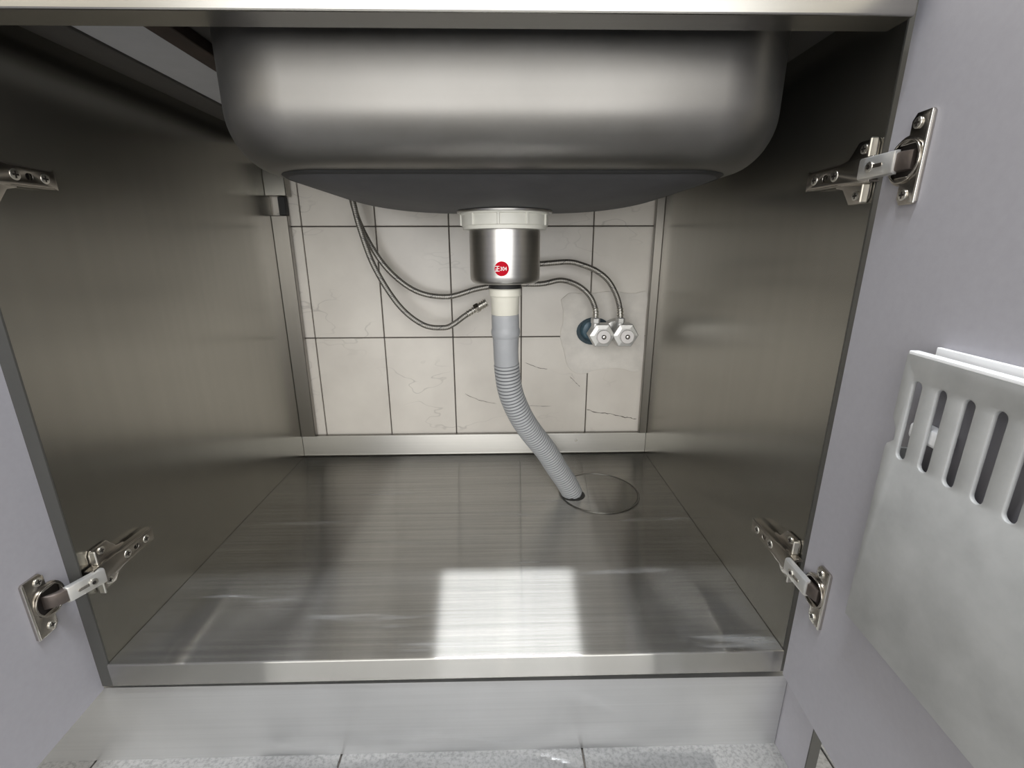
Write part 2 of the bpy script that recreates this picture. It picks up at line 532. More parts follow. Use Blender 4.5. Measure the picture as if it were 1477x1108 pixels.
wn = plate('added_window', [[(W['x0'], W['z0']), (W['x1'], W['z0']), (W['x1'], W['z1']), (W['x0'], W['z1'])]] +
           [rrect(a, b, W['z0'] + 0.05, W['z1'] - 0.05, 0.004, 2) for a, b in ((W['x0'] + 0.05, -0.025), (0.025, W['x1'] - 0.05))],
           RY0 - 0.08, RY0 - 0.02, fnr, 'white_paint')
tag(wn, 'white framed window added behind the viewer for front light', 'window', kind='structure')  # unseen window, added as the source of the frontal fill

# ceiling lamp
lamp = empty('ceiling_lamp', (0.03, -0.50, RH))
box('lamp_housing', -0.42, 0.48, -0.56, -0.44, RH - 0.05, RH, 'white_paint', lamp, 0.004)
box('lamp_diffuser', -0.40, 0.46, -0.535, -0.465, RH - 0.058, RH - 0.0502, 'lamp', lamp, 0.003)
adopt(lamp)
tag(lamp, 'slim white linear ceiling lamp above the cabinet front', 'lamp')
la = bpy.data.lights.new('lamp_light', 'AREA'); la.shape = 'RECTANGLE'; la.size = 0.78; la.size_y = 0.05
la.energy = LAMP_ENERGY; la.color = (0.92, 0.955, 1.0)
lob = bpy.data.objects.new('lamp_light', la); COL.objects.link(lob); lob.location = (0.03, -0.50, RH - 0.062)

# ------------------------------------------------------------------ the cabinet
cab = empty('sink_cabinet', (-0.0584, 0.28, 0))
tag(cab, 'open two-door stainless steel cabinet under the kitchen sink', 'cabinet')

def side_panel(xa, xb):
    sp = box('side_panel', xa, xb, 0.004, YB + 0.003, 0.118, ZU, 'wall_steel', cab)
    box('dimmed_front_edge', xa, xb, 0.002, 0.0038, 0.118, ZU, 'dark_edge', sp)  # added strip, its dark colour dims the steel panel's front face
    return sp
side_panel(XL - 0.018, XL)
side_panel(XR, XR + 0.018)

# floor panel with a folded front lip
bm = bmesh.new()
prof = [(0.0, ZF), (YB, ZF), (YB, ZF - 0.004), (0.012, ZF - 0.004), (0.012, ZF - 0.031), (0.0, ZF - 0.031)]
A = [bm.verts.new((XL + 0.0005, y, z)) for y, z in prof]
B = [bm.verts.new((XR - 0.0005, y, z)) for y, z in prof]
for i in range(len(prof)):
    j = (i + 1) % len(prof)
    bm.faces.new((A[i], A[j], B[j], B[i]))
bm.faces.new(A); bm.faces.new(B)
bmesh.ops.recalc_face_normals(bm, faces=bm.faces)
eg = [e for e in bm.edges if abs(e.verts[0].co.y) < 1e-6 and abs(e.verts[1].co.y) < 1e-6 and abs(e.verts[0].co.x - e.verts[1].co.x) > 0.1]
bmesh.ops.bevel(bm, geom=eg, offset=0.0016, segments=2, affect='EDGES', profile=0.5)
floor_panel = from_bm('floor_panel', bm, 'floor_steel', cab)

# back upstand with a coved foot
bm = bmesh.new()
prof = [(YB - 0.006, ZF + 0.0002), (YB - 0.0035, ZF + 0.0010), (YB - 0.0016, ZF + 0.0026), (YB - 0.0006, ZF + 0.005), (YB - 0.0004, 0.197), (YB + 0.0006, 0.199), (YB + 0.010, 0.199), (YB + 0.010, ZF + 0.0002)]
A = [bm.verts.new((XL + 0.0005, y, z)) for y, z in prof]
B = [bm.verts.new((XR - 0.0005, y, z)) for y, z in prof]
for i in range(len(prof)):
    j = (i + 1) % len(prof)
    bm.faces.new((A[i], A[j], B[j], B[i]))
bm.faces.new(A); bm.faces.new(B)
sharp(from_bm('back_upstand', bm, 'trim_steel', cab), 50)
lathe('rivet', [(0.0, -0.0012), (0.0022, -0.0008), (0.0026, 0.0004)], (0.172, YB - 0.0006, 0.182), 'bright', cab, 12, 'y', cap=False)

# back flanges: folded edges of the side panels
box('back_flange', XL, -0.4165, YB - 0.004, YB + 0.008, 0.1995, 0.668, 'flange_steel', cab, 0.001)
box('back_flange', 0.3145, XR, YB - 0.004, YB + 0.008, 0.1995, 0.790, 'flange_steel', cab, 0.001)
box('back_rail', XL, -0.4085, YB - 0.016, YB + 0.008, 0.703, 0.760, 'wall_steel', cab, 0.001)
box('gap_shade_block', XL + 0.018, -0.4165, YB - 0.006, YB + 0.008, 0.6685, 0.7025, 'rubber', cab, 0.001)  # added black block standing for the dark gap above the flange
# plinth (kick board) and its return on the right
bm = bmesh.new()
vs = bm_box(bm, -0.62, 0.3445, 0.0035, 0.016, 0.0, 0.1155)
for v in vs:
    if v.co.z > 0.1:
        v.co.z = 0.1145 if v.co.x < 0 else 0.1085
from_bm('plinth', bm, 'plinth_steel', cab)
pr_ = tag(box('plinth_return', 0.3455, 0.3575, -0.047, 0.016, 0.0, 0.1115, 'door', cab), 'short lilac grey board set square to the plinth')
box('board_edge', 0.3455, 0.3575, -0.0485, -0.0471, 0.0, 0.1115, 'dark_edge', pr_)
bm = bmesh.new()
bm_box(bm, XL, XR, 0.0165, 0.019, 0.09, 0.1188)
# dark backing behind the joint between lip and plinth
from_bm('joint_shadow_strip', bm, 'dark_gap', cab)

# doors ------------------------------------------------------------
def door_frame(side):
    if side == 'R':
        o = Vector((0.325, -0.0117, 0)); ang = math.radians(5.0)
        al = Vector((-math.sin(ang), -math.cos(ang), 0)); nn = Vector((-math.cos(ang), math.sin(ang), 0))
    else:
        o = Vector((-0.4622, 0.004, 0)); ang = math.radians(2.5)
        al = Vector((math.sin(ang), -math.cos(ang), 0)); nn = Vector((math.cos(ang), math.sin(ang), 0))
    return lambda d, n, z: o + al * d + nn * n + Vector((0, 0, z))
DR, DL = door_frame('R'), door_frame('L')
def door(fn, z0, z1, label):
    d = box('cabinet_door', 0.0, 0.395, -0.018, 0.0, z0, z1, 'door', cab, 0.0007, fn=fn)
    d['label'] = label
    return d
door_r = door(DR, 0.1295, 0.803, 'lilac grey door carrying the slotted rack')
door_l = door(DL, 0.1124, 0.760, 'lilac grey door without a rack')

# hinges -----------------------------------------------------------
def hinge(side, zc, yoff=0.0):
    sgn = -1 if side == 'R' else 1
    xp = XR if side == 'R' else XL                 # panel face
    D = DR if side == 'R' else DL
    y_edge = -0.0117 if side == 'R' else 0.004
    pf = lambda y, z, s: (xp + sgn * s, y + yoff, z + zc)                   # on the side panel
    df = lambda d, z, s: tuple(D(d, s, z + zc))                            # on the door
    # arm: pressed channel bolted to the side panel
    Y0, Y1 = -0.004, 0.082
    out = [(Y0, -0.0105), (0.028, -0.0105), (0.036, -0.0085), (Y1 - 0.004, -0.0078), (Y1, -0.0095), (Y1, 0.0095), (Y1 - 0.004, 0.0078), (0.036, 0.0085), (0.028, 0.0105), (Y0, 0.0105)]
    arm = plate('hinge', [out, rrect(0.051, 0.058, -0.003, 0.003, 0.0028, 4)], 0.0105, 0.0125, pf, 'nickel', cab, 0.0006)
    arm['label'] = 'concealed nickel hinge between door and side panel'
    for z in (-1, 1):
        plate('arm_flange', [[(Y0, 0.003), (Y1, 0.003), (Y1, 0.0115), (Y0, 0.0115)]],
              min(z * 0.0105, z * 0.0088), max(z * 0.0105, z * 0.0088), lambda y, s, z_: pf(y, z_ * (1 if y < 0.03 else 0.82), s), 'nickel', arm, 0.0003)
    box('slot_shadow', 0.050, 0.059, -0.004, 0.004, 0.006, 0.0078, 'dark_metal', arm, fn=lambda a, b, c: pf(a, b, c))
    def screw(fn, a, b, s, r=0.0042, m='bright'):
        o = plate('screw', [circ(a, b, r, 16), ], s, s + 0.0016, fn, m, arm, 0.0006)
        plate('screw_recess', [[(a - r * .62, b - r * .16), (a - r * .16, b - r * .16), (a - r * .16, b - r * .62), (a + r * .16, b - r * .62), (a + r * .16, b - r * .16), (a + r * .62, b - r * .16),
                               (a + r * .62, b + r * .16), (a + r * .16, b + r * .16), (a + r * .16, b + r * .62), (a - r * .16, b + r * .62), (a - r * .16, b + r * .16), (a - r * .62, b + r * .16)]],
              s + 0.0014, s + 0.0018, fn, 'dark_metal', arm)
    screw(pf, 0.041, 0, 0.0115, 0.005)
    screw(pf, 0.070, 0, 0.0115, 0.0046)
    # mounting plate with two wings
    w = [(0.050, -0.010), (0.040, -0.0125), (0.034, -0.020), (0.029, -0.0265), (0.009, -0.0265), (0.006, -0.022), (0.006, -0.010),
         (0.006, 0.010), (0.006, 0.022), (0.009, 0.0265), (0.029, 0.0265), (0.034, 0.020), (0.040, 0.0125), (0.050, 0.010)]
    mp = plate('mounting_plate', [w], 0.0006, 0.0030, pf, 'nickel', arm, 0.0007)
    for z in (-1, 1):
        box('plate_tab', 0.0060, 0.0085, z * 0.0185 - 0.008, z * 0.0185 + 0.008, 0.0024, 0.0090, 'bright', arm, 0.0008, fn=lambda a, b, c: pf(a, b, c))
        screw(pf, 0.020, z * 0.0195, 0.0030, 0.0042)
    # link reaching from the arm into the cup
    off = y_edge
    dcup = 0.026
    tgt = Vector(df(dcup + 0.003, 0, 0.001)); st = Vector(pf(0.004, 0, 0.0155)); NL = 0.008 if side == 'R' else 0.016
    cupend = Vector(df(dcup - 0.002, 0, NL))
    def bar(name, pts, hz, mat):
        bm = bmesh.new(); rings = []
        for i, (base, nx) in enumerate(pts):
            rings.append([bm.verts.new(base + nx * a_ + Vector((0, 0, b_))) for a_, b_ in ((0.0020, -hz + 0.0008), (0.0026, -hz * 0.75), (0.0026, hz * 0.75), (0.0020, hz - 0.0008), (0.0, hz), (-0.0035, hz), (-0.0035, -hz), (0.0, -hz))])
        for a_, b_ in zip(rings, rings[1:]):
            for i in range(8):
                bm.faces.new((a_[i], a_[(i + 1) % 8], b_[(i + 1) % 8], b_[i]))
        bm.faces.new(rings[0]); bm.faces.new(rings[-1])
        return sharp(from_bm(name, bm, mat, arm), 30)
    nx0 = Vector((sgn, 0, 0))
    bar('link_arm', [(st.lerp(cupend, t), nx0 * (1 if 0 < t < 1 else 0.6)) for t in (0, 0.03, 0.3, 0.6, 0.96, 1)], 0.0088, 'link')
    c0_ = st.lerp(cupend, 0.9)
    bar('cup_arm', [(c0_ - nx0 * 0.0015, nx0), (Vector(df(dcup + 0.002, 0, NL - 0.0035)), nx0), (Vector(df(dcup + 0.007, 0, NL * 0.5 - 0.001)), nx0), (Vector(df(dcup + 0.009, 0, 0.0015)), nx0)], 0.0075, 'cup_dark')
    mid = st.lerp(Vector(df(dcup, 0, NL)), 0.45)
    ax = (Vector(df(dcup, 0, NL)) - st).normalized(); nrm = Vector((sgn, 0, 0)); nrm = (nrm - ax * nrm.dot(ax)).normalized()
    lf = lambda a, b, s: tuple(mid + ax * a + Vector((0, 0, b)) + nrm * (s + 0.0022))
    plate('adjusting_slot', [rrect(-0.006, 0.010, -0.0015, 0.0015, 0.0014, 4)], 0.0000, 0.0009, lf, 'nickel', arm)
    plate('screw', [circ(-0.004, 0, 0.0042, 16)], 0.0004, 0.0014, lf, 'bright', arm, 0.0004)
    plate('screw_recess', [circ(-0.004, 0, 0.002, 8)], 0.0012, 0.0016, lf, 'dark_metal', arm)
    # cup plate on the door
    H = 0.0330
    d0, d1 = (0.0255, 0.0455) if side == 'R' else (0.0275, 0.0505)
    cx = d0 + 0.0015
    a = math.acos((d0 - cx) / 0.0185)
    o = [(d1, -H + 0.002), (d1, H - 0.002), (d1 - 0.002, H), (d0 + 0.004, H), (d0, H - 0.005), (d0, 0.0185)]
    o += circ(cx, 0, 0.0185, 16, a, 2 * math.pi - a)[0:]
    o += [(d0, -0.0185), (d0, -H + 0.005), (d0 + 0.004, -H), (d1 - 0.002, -H)]
    win = rrect(cx - 0.013, cx + 0.014, -0.0115, 0.0115, 0.004, 4)
    plate('cup_plate', [o, win], 0.0, 0.0030, df, 'nickel', arm, 0.0008)
    plate('plate_rim', [[(d1 - 0.0022, -H + 0.001), (d1, -H + 0.001), (d1, H - 0.001), (d1 - 0.0022, H - 0.001)]], 0.0024, 0.0038, df, 'bright', arm, 0.0005)
    plate('cup_recess', [rrect(cx - 0.0135, cx + 0.0145, -0.012, 0.012, 0.003, 3)], 0.0, 0.0008, df, 'dark_metal', arm)
    plate('cup_lip', [circ(cx, 0, 0.0165, 24), circ(cx, 0, 0.0148, 24)], 0.0026, 0.0048, df, 'nickel', arm, 0.0005)
    for z in (-1, 1):
        screw(df, d0 + 0.0075, z * 0.0255, 0.0028, 0.0042)
    return arm

hinge('R', 0.668)
hinge('R', 0.2665)
hinge('L', 0.262, 0.008)
hinge('L', 0.669, -0.002)
adopt(cab)

# ------------------------------------------------------------------ rack on the right door
rack = empty('door_rack', DR(0.09, 0, 0.297))
tag(rack, 'light grey slotted rack fixed inside the right cabinet door', 'rack')
RD0, RD1, RZ0, RZ1, RN = 0.0905, 0.345, 0.297, 0.530, 0.0165
rf = lambda d, z, t: tuple(DR(d, t, z))
outer = [(RD0, RZ0), (RD1, RZ0), (RD1, RZ1), (RD0 + 0.002, RZ1), (RD0 + 0.001, RZ1 - 0.002), (RD0 + 0.001, 0.480), (RD0 + 0.006, 0.472), (RD0 + 0.007, 0.463), (RD0 + 0.001, 0.458), (RD0, 0.454)]
slots = [rrect(RD0 + 0.0165 + i * 0.0211 - 0.0042, RD0 + 0.0165 + i * 0.0211 + 0.0042, 0.4515, 0.511, 0.0041, 6) for i in range(11)]
tag(plate('front_panel', [outer] + slots, RN - 0.0035, RN, rf, 'rack', rack, 0.0012), 'mottled grey panel with a row of tall rounded slots')
plate('top_rim', [[(RD0 + 0.002, RZ1 - 0.003), (RD1, RZ1 - 0.003), (RD1, RZ1 + 0.001), (RD0 + 0.002, RZ1 + 0.001)]], 0.0085, RN, rf, 'rack_white', rack, 0.0012)
plate('back_rim', [[(RD0 + 0.010, RZ1 - 0.014), (RD1, RZ1 - 0.014), (RD1, RZ1 + 0.005), (RD0 + 0.010, RZ1 + 0.005)]], 0.0002, 0.0045, rf, 'rack_white', rack, 0.0010)
plate('side_wall', [[(RD0 + 0.001, RZ0), (RD0 + 0.004, RZ0), (RD0 + 0.004, 0.455), (RD0 + 0.001, 0.455)]], 0.0002, RN - 0.003, rf, 'rack', rack)
plate('side_wall', [[(RD1 - 0.003, RZ0), (RD1, RZ0), (RD1, RZ1 - 0.003), (RD1 - 0.003, RZ1 - 0.003)]], 0.0002, RN - 0.003, rf, 'rack', rack)
plate('bottom_wall', [[(RD0 + 0.001, RZ0), (RD1, RZ0), (RD1, RZ0 + 0.003), (RD0 + 0.001, RZ0 + 0.003)]], 0.0002, RN - 0.003, rf, 'rack', rack)
tag(plate('hanging_peg', [rrect(RD0 + 0.012, RD0 + 0.041, 0.468, 0.480, 0.003, 4)], 0.0002, RN - 0.005, rf, 'rack_white', rack, 0.002), 'white peg seen through the slots')
adopt(rack)

# ------------------------------------------------------------------ worktop
top = empty('worktop', (-0.06, -0.031, ZC))
tag(top, 'stainless steel worktop with a folded front edge', 'worktop')
CX0, CX1 = -1.05, 0.3095
SX0, SX1, SY0, SY1 = -0.268, 0.285, 0.024, 0.462
fnz = lambda a, b, t: (a, b, t)
plate('top_sheet', [[(CX0, -0.031), (CX1, -0.031), (CX1, 0.001), (XR + 0.018, 0.001), (XR + 0.018, YW - 0.001), (CX0, YW - 0.001)], rrect(SX0, SX1, SY0, SY1, 0.08, 10)], ZT - 0.0015, ZT, fnz, 'counter_steel', top)
plate('core_board', [[(CX0, -0.028), (CX1, -0.028), (CX1, 0.002), (XR + 0.016, 0.002), (XR + 0.016, YW - 0.002), (CX0, YW - 0.002)], rrect(SX0 - 0.004, SX1 + 0.004, SY0 - 0.004, SY1 + 0.004, 0.083, 10)], ZU + 0.0003, ZT - 0.0017, fnz, 'ply', top)
bm = bmesh.new()
prof = [(-0.031, ZT), (-0.031, ZC), (-0.005, ZC), (-0.005, ZU), (-0.0065, ZU), (-0.0065, ZC + 0.0015), (-0.0295, ZC + 0.0015), (-0.0295, ZT)]
A = [bm.verts.new((CX0, y, z)) for y, z in prof]; B = [bm.verts.new((CX1, y, z)) for y, z in prof]
for i in range(len(prof)):
    j = (i + 1) % len(prof)
    bm.faces.new((A[i], A[j], B[j], B[i]))
bm.faces.new(A); bm.faces.new(B)
bmesh.ops.recalc_face_normals(bm, faces=bm.faces)
eg = [e for e in bm.edges if abs(e.verts[0].co.x - e.verts[1].co.x) > 0.1 and abs(e.verts[0].co.y + 0.031) < 1e-6 and abs(e.verts[0].co.z - ZC) < 1e-6]
bmesh.ops.bevel(bm, geom=eg, offset=0.0014, segments=2, affect='EDGES', profile=0.5)
from_bm('front_apron', bm, 'counter_steel', top)
tag(box('support_board', -0.382, -0.314, 0.0, 0.53, ZU - 0.009, ZU, 'board', top, 0.0008), 'pale grey board under the worktop')
box('support_rail', -0.412, -0.3825, 0.0, 0.53, ZU - 0.012, ZU, 'ply', top, 0.0008)
tag(box('wood_batten', -0.3135, -0.290, 0.0, 0.53, ZU - 0.012, ZU, 'wood', top, 0.0008), 'dark brown wooden batten beside the sink')
adopt(top)

# ------------------------------------------------------------------ sink bowl
sink = empty('sink_bowl', (DRX, 0.25, 0.66))
tag(sink, 'large stainless steel sink bowl hanging below the worktop', 'sink')
ZE = 0.6800
ZS = 0.6792          # bottom edge, where the dished floor starts
ZD = 0.6565         # underside at the drain
RB = 0.049
NP = 14
def ring(inset, z, R0=0.085):
    r = max(0.02, R0 - inset * 0.6)
    ix = inset * 0.68                      # the side walls turn under more tightly than the front
    return [(x, y, z) for x, y in rrect(SX0 + 0.0005 + ix, SX1 - 0.0005 - ix, SY0 + 0.0005 + inset, SY1 - 0.0005 - inset, r, NP)]
def loft(name, rings, mat, parent, closed_end=False):
    bm = bmesh.new()
    V = [[bm.verts.new(p) for p in r] for r in rings]
    n = len(V[0])
    for a, b in zip(V, V[1:]):
        for i in range(n):
            bm.faces.new((a[i], a[(i + 1) % n], b[(i + 1) % n], b[i]))
    o = from_bm(name, bm, mat, parent, True)
    return o
rings = [ring(0, ZT - 0.0005), ring(0.0002, 0.80), ring(0.0004, ZE + RB)]
for i in range(1, 13):
    a = math.pi / 2 * i / 12
    rings.append(ring(0.0004 + RB * (1 - math.cos(a)), ZE + RB * (1 - math.sin(a))))
def dish(k, n, dz=0.0, r_in=0.045, last_in=0.0004 + RB + 0.007):
    """interpolate from the bottom outline to the round drain opening."""
    out = ring(last_in, ZS)
    s = 1 - k / n
    pts = []
    for (x, y, z) in out:
        vx, vy = x - DRX, y - DRY
        L_ = math.hypot(vx, vy); ux, uy = vx / L_, vy / L_
        d = r_in + (L_ - r_in) * s
        pts.append((DRX + ux * d, DRY + uy * d, ZS - (ZS - ZD) * (1 - s ** 2.2) ** 0.9 + dz))
    return pts
ND = 16
for k in range(0, ND + 1):
    rings.append(dish(k, ND))
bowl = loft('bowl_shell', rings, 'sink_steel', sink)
# sprayed sound-deadening pad, slightly proud of the dished bottom
pr = []
li = 0.0004 + RB + 0.007
base = ring(li, ZE)
def pad_ring(s, dz):
    pts = []
    for (x, y, z) in ring(li, ZE):
        vx, vy = x - DRX, y - DRY
        L_ = math.hypot(vx, vy); ux, uy = vx / L_, vy / L_
        d = 0.052 + (L_ - 0.052) * s
        pts.append((DRX + ux * d, DRY + uy * d, ZS - (ZS - ZD) * (1 - min(s, 1.0) ** 2.2) ** 0.9 + dz))
    return pts
prs = [pad_ring(1.0, 0.0015), pad_ring(1.0, -0.0016)] + [pad_ring(1 - k / ND, -0.0022) for k in range(1, ND + 1)]
pad = sharp(loft('sound_pad', prs, 'pad', sink), 40)
loft('pad_shade_line', [pad_ring(1.013, 0.0), pad_ring(1.0, -0.0020), pad_ring(0.989, -0.0024), pad_ring(0.985, -0.0020)], 'rubber', sink)  # black ring painting the shadow gap round the pad
tag(pad, 'matt dark grey coating on the underside of the bowl')
adopt(sink)

# ------------------------------------------------------------------ drain strainer
st = empty('drain_strainer', (DRX, DRY, 0.55))
tag(st, 'round steel basket strainer with cream nut under the sink', 'strainer')
c0 = (DRX, DRY, 0.0)
lathe('top_flange', [(0.045, 0.6515), (0.0668, 0.6515), (0.0672, 0.6535), (0.066, 0.6548), (0.045, 0.6556)], c0, 'cup', st, 64)
lathe('lock_nut', [(0.048, 0.6512), (0.0628, 0.6512), (0.0630, 0.6490), (0.0615, 0.6480), (0.0612, 0.6350), (0.0592, 0.6335), (0.0590, 0.6295), (0.048, 0.6290)], c0, 'white_plastic', st, 72)
for i in range(10):
    a = 2 * math.pi * (i + 0.28) / 10
    rb = box('nut_rib', -0.0018, 0.0018, 0.0600, 0.0634, 0.6345, 0.6500, 'white_plastic', st, 0.0006,
             fn=lambda x, y, z, a=a: (DRX + math.cos(a) * y - math.sin(a) * x, DRY + math.sin(a) * y + math.cos(a) * x, z))
lathe('basket_cup', [(0.0505, 0.6289), (0.0508, 0.622), (0.0508, 0.566), (0.0500, 0.5605), (0.0475, 0.5570), (0.0440, 0.5555), (0.026, 0.5550)], c0, 'cup', st, 72, ang=60)
lathe('rubber_gasket', [(0.0240, 0.5550), (0.0240, 0.5480), (0.018, 0.5480)], c0, 'rubber', st, 40)
lathe('tailpiece', [(0.0225, 0.5478), (0.0236, 0.5465), (0.0236, 0.5375), (0.0220, 0.5360), (0.0212, 0.5340), (0.0203, 0.5100), (0.0195, 0.5088)], c0, 'pvc', st, 40)
# red sticker wrapped round the cup
SR = 0.0508
def cyl(a, b, t, ang0=-math.pi / 2 - 0.095, zc=0.5775):
    r = SR + t; an = ang0 + a / SR
    return (DRX + r * math.cos(an), DRY + r * math.sin(an), zc + b)
def disc_on_cup(name, pts_rad, n, rad, t, mat, parent):
    bm = bmesh.new()
    rows = 7; allv = [bm.verts.new(cyl(0, 0, t))]
    prev = None
    for k in range(1, rows):
        rr = rad * k / (rows - 1)
        ringv = [bm.verts.new(cyl(rr * math.cos(2 * math.pi * i / n), rr * math.sin(2 * math.pi * i / n), t)) for i in range(n)]
        for i in range(n):
            j = (i + 1) % n
            if prev is None:
                bm.faces.new((allv[0], ringv[i], ringv[j]))
            else:
                bm.faces.new((prev[i], ringv[i], ringv[j], prev[j]))
        prev = ringv
    return from_bm(name, bm, mat, parent, True)
stk = disc_on_cup('sticker', None, 32, 0.0098, 0.0003, 'red', st)
tag(stk, 'round red sticker with white print')
def strokes(name, rects, t, mat, parent):
    bm = bmesh.new()
    for (a0, a1, b0, b1) in rects:
        n = 3
        lo_ = [bm.verts.new(cyl(a0 + (a1 - a0) * i / n, b0, t)) for i in range(n + 1)]
        hi_ = [bm.verts.new(cyl(a0 + (a1 - a0) * i / n, b1, t)) for i in range(n + 1)]
        for i in range(n):
            bm.faces.new((lo_[i], lo_[i + 1], hi_[i + 1], hi_[i]))
    return from_bm(name, bm, mat, parent)
k = 0.0009
zx, zw = -0.0088, 0.0058
lett = strokes('sticker_lettering', [
    (zx, zx + zw, 0.0027, 0.0027 + k), (zx + zw * .5 - k / 2, zx + zw * .5 + k / 2, -0.0030, 0.0027), (zx + zw * .5, zx + zw, -0.0002, -0.0002 + k),
    (zx + zw * .14, zx + zw * .14 + k, -0.0030, 0.0006), (zx - 0.0002, zx + zw + 0.0002, -0.0036, -0.0036 + k)], 0.0005, 'print_white', stk)
def text_mesh(body, size):
    cu = bpy.data.curves.new('t', 'FONT'); cu.body = body; cu.size = size; cu.align_x = 'LEFT'; cu.offset = size * 0.012
    o = bpy.data.objects.new('t', cu); COL.objects.link(o)
    dg = bpy.context.evaluated_depsgraph_get()
    me = bpy.data.meshes.new_from_object(o.evaluated_get(dg))
    bpy.data.objects.remove(o)
    return me
me = text_mesh('304', 0.0072)
for v in me.vertices:
    x, y = v.co.x, v.co.y
    v.co = Vector(cyl(-0.0022 + x * 0.86, -0.0024 + y, 0.0005))
nm = link('sticker_lettering', me, 'print_white', stk)
adopt(st)

# ------------------------------------------------------------------ grey drain hose
hose = empty('drain_hose', (0.1364, 0.3711, ZF))
tag(hose, 'grey corrugated drain hose running from the strainer into the floor', 'hose')
path = catmull([(DRX, DRY, 0.5095), (DRX + 0.0006, DRY + 0.0006, 0.478), (0.0105, 0.2735, 0.436), (0.0165, 0.281, 0.386), (0.0330, 0.294, 0.340), (0.0520, 0.311, 0.3035), (0.0795, 0.331, 0.2600), (0.1020, 0.347, 0.2180), (0.1235, 0.360, 0.1800), (0.1365, 0.3690, 0.1520)], 14)
p1, L1 = resample(path, 0.0011)
cl = 0.0765
i1 = next(i for i in range(len(p1)) if sum((p1[k + 1] - p1[k]).length for k in range(i)) > cl)
def cuff_r(s):
    r = 0.0207
    if s < 0.004: r = 0.0203 + 0.0004 * s / 0.004
    if 0.020 < s < 0.034: r = 0.0207 + 0.0013 * math.sin(math.pi * (s - 0.020) / 0.014)
    if s > 0.034: r = 0.0200 - 0.0008 * min(1, (s - 0.034) / 0.02)
    return r
tag(tube('hose_cuff', p1[:i1 + 1], cuff_r, 'hose_grey', hose, 32), 'smooth grey sleeve clamped over the cream pipe')
p2, L2 = resample(p1[i1:], 0.00052)
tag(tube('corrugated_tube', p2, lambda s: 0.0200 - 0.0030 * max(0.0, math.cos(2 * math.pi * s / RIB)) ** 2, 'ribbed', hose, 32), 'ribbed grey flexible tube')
adopt(hose)

# round cover plate in the cabinet floor
cv = empty('floor_cover', (0.188, 0.374, ZF))
tag(cv, 'round steel cover plate around the drain hose on the cabinet floor', 'cover plate')
cc = (0.188, 0.374, ZF)
hx, hy = 0.1375, 0.3690
plate('cover_disc', [circ(cc[0], cc[1], 0.0735, 64), circ(hx, hy, 0.0212, 32)] if False else [circ(cc[0], cc[1], 0.0735, 64)], ZF + 0.0002, ZF + 0.0012, fnz, 'floor_steel', cv, 0.0003)
plate('cover_ring', [circ(cc[0], cc[1], 0.0772, 64), circ(cc[0], cc[1], 0.0748, 64)], ZF + 0.0002, ZF + 0.0018, fnz, 'trim_steel', cv, 0.0005)
plate('cover_joint', [circ(cc[0], cc[1], 0.0749, 64), circ(cc[0], cc[1], 0.0734, 64)], ZF + 0.0001, ZF + 0.0004, fnz, 'dark_gap', cv)
tag(plate('hose_hole', [circ(hx - 0.001, hy - 0.005, 0.0235, 32)], ZF + 0.0012, ZF + 0.0016, fnz, 'dark_gap', cv), 'dark rubber-edged opening for the hose')
adopt(cv)

# ------------------------------------------------------------------ plaster patch round the valves
pat = []
prs_ = [(0.131, 0.500), (0.150, 0.514), (0.19, 0.512), (0.235, 0.517), (0.28, 0.512), (0.313, 0.512), (0.3135, 0.44), (0.3135, 0.345), (0.26, 0.349), (0.205, 0.344), (0.194, 0.338), (0.172, 0.337), (0.150, 0.352), (0.140, 0.385), (0.131, 0.42), (0.136, 0.46)]
pc = catmull([(x, z, 0) for x, z in prs_] + [(prs_[0][0], prs_[0][1], 0)], 4)[:-1]
pat = [(v.x + random.uniform(-.0008, .0008), v.y + random.uniform(-.0008, .0008)) for v in pc]
hole = circ(0.2030, 0.4320, 0.0375, 28, 0, 2 * math.pi, 0.0300)
pl = plate('plaster_patch', [pat, hole], YW - 0.0028, YW - 0.0002, fnr, 'plaster', wb, 0.0008)
tag(pl, 'rough white plaster patch around the water valves')
hb = plate('wall_hole', [circ(0.2030, 0.4320, 0.0378, 28, 0, 2 * math.pi, 0.0303)], YW - 0.0008, YW - 0.0003, fnr, 'hole', wb)
tag(hb, 'dark broken hole behind the valves')
# cracks in the tiles
def crack(pts, w=0.0009):
    bm = bmesh.new(); P = []
    for i in range(len(pts) - 1):
        n = 6
        for q in range(n):
            t = q / n
            P.append((pts[i][0] + (pts[i + 1][0] - pts[i][0]) * t, pts[i][1] + (pts[i + 1][1] - pts[i][1]) * t + random.uniform(-.0010, .0010)))
    P.append(pts[-1])
    up, dn_ = [], []
    for i, (x, z) in enumerate(P):
        ww = w * random.uniform(0.3, 1.0) * (1 if 0 < i < len(P) - 1 else 0.2)
        up.append(bm.verts.new((x + ww * .3, YW - 0.0009, z + ww))); dn_.append(bm.verts.new((x - ww * .3, YW - 0.0009, z - ww)))
    for i in range(len(P) - 1):
        bm.faces.new((up[i], up[i + 1], dn_[i + 1], dn_[i]))
    return from_bm('crack', bm, 'crack', wb)
crack([(0.195, 0.2525), (0.215, 0.245), (0.25, 0.2415), (0.285, 0.232), (0.312, 0.2275)], 0.0010)
crack([(0.046, 0.263), (0.075, 0.2625), (0.115, 0.261)], 0.0006)
crack([(0.155, 0.330), (0.168, 0.316), (0.178, 0.306)], 0.0008)
crack([(0.200, 0.3885), (0.212, 0.384), (0.236, 0.3835)], 0.0007)
crack([(0.216, 0.362), (0.25, 0.369), (0.29, 0.370)], 0.0007)
crack([(0.055, 0.362), (0.08, 0.352), (0.105, 0.348)], 0.0006)
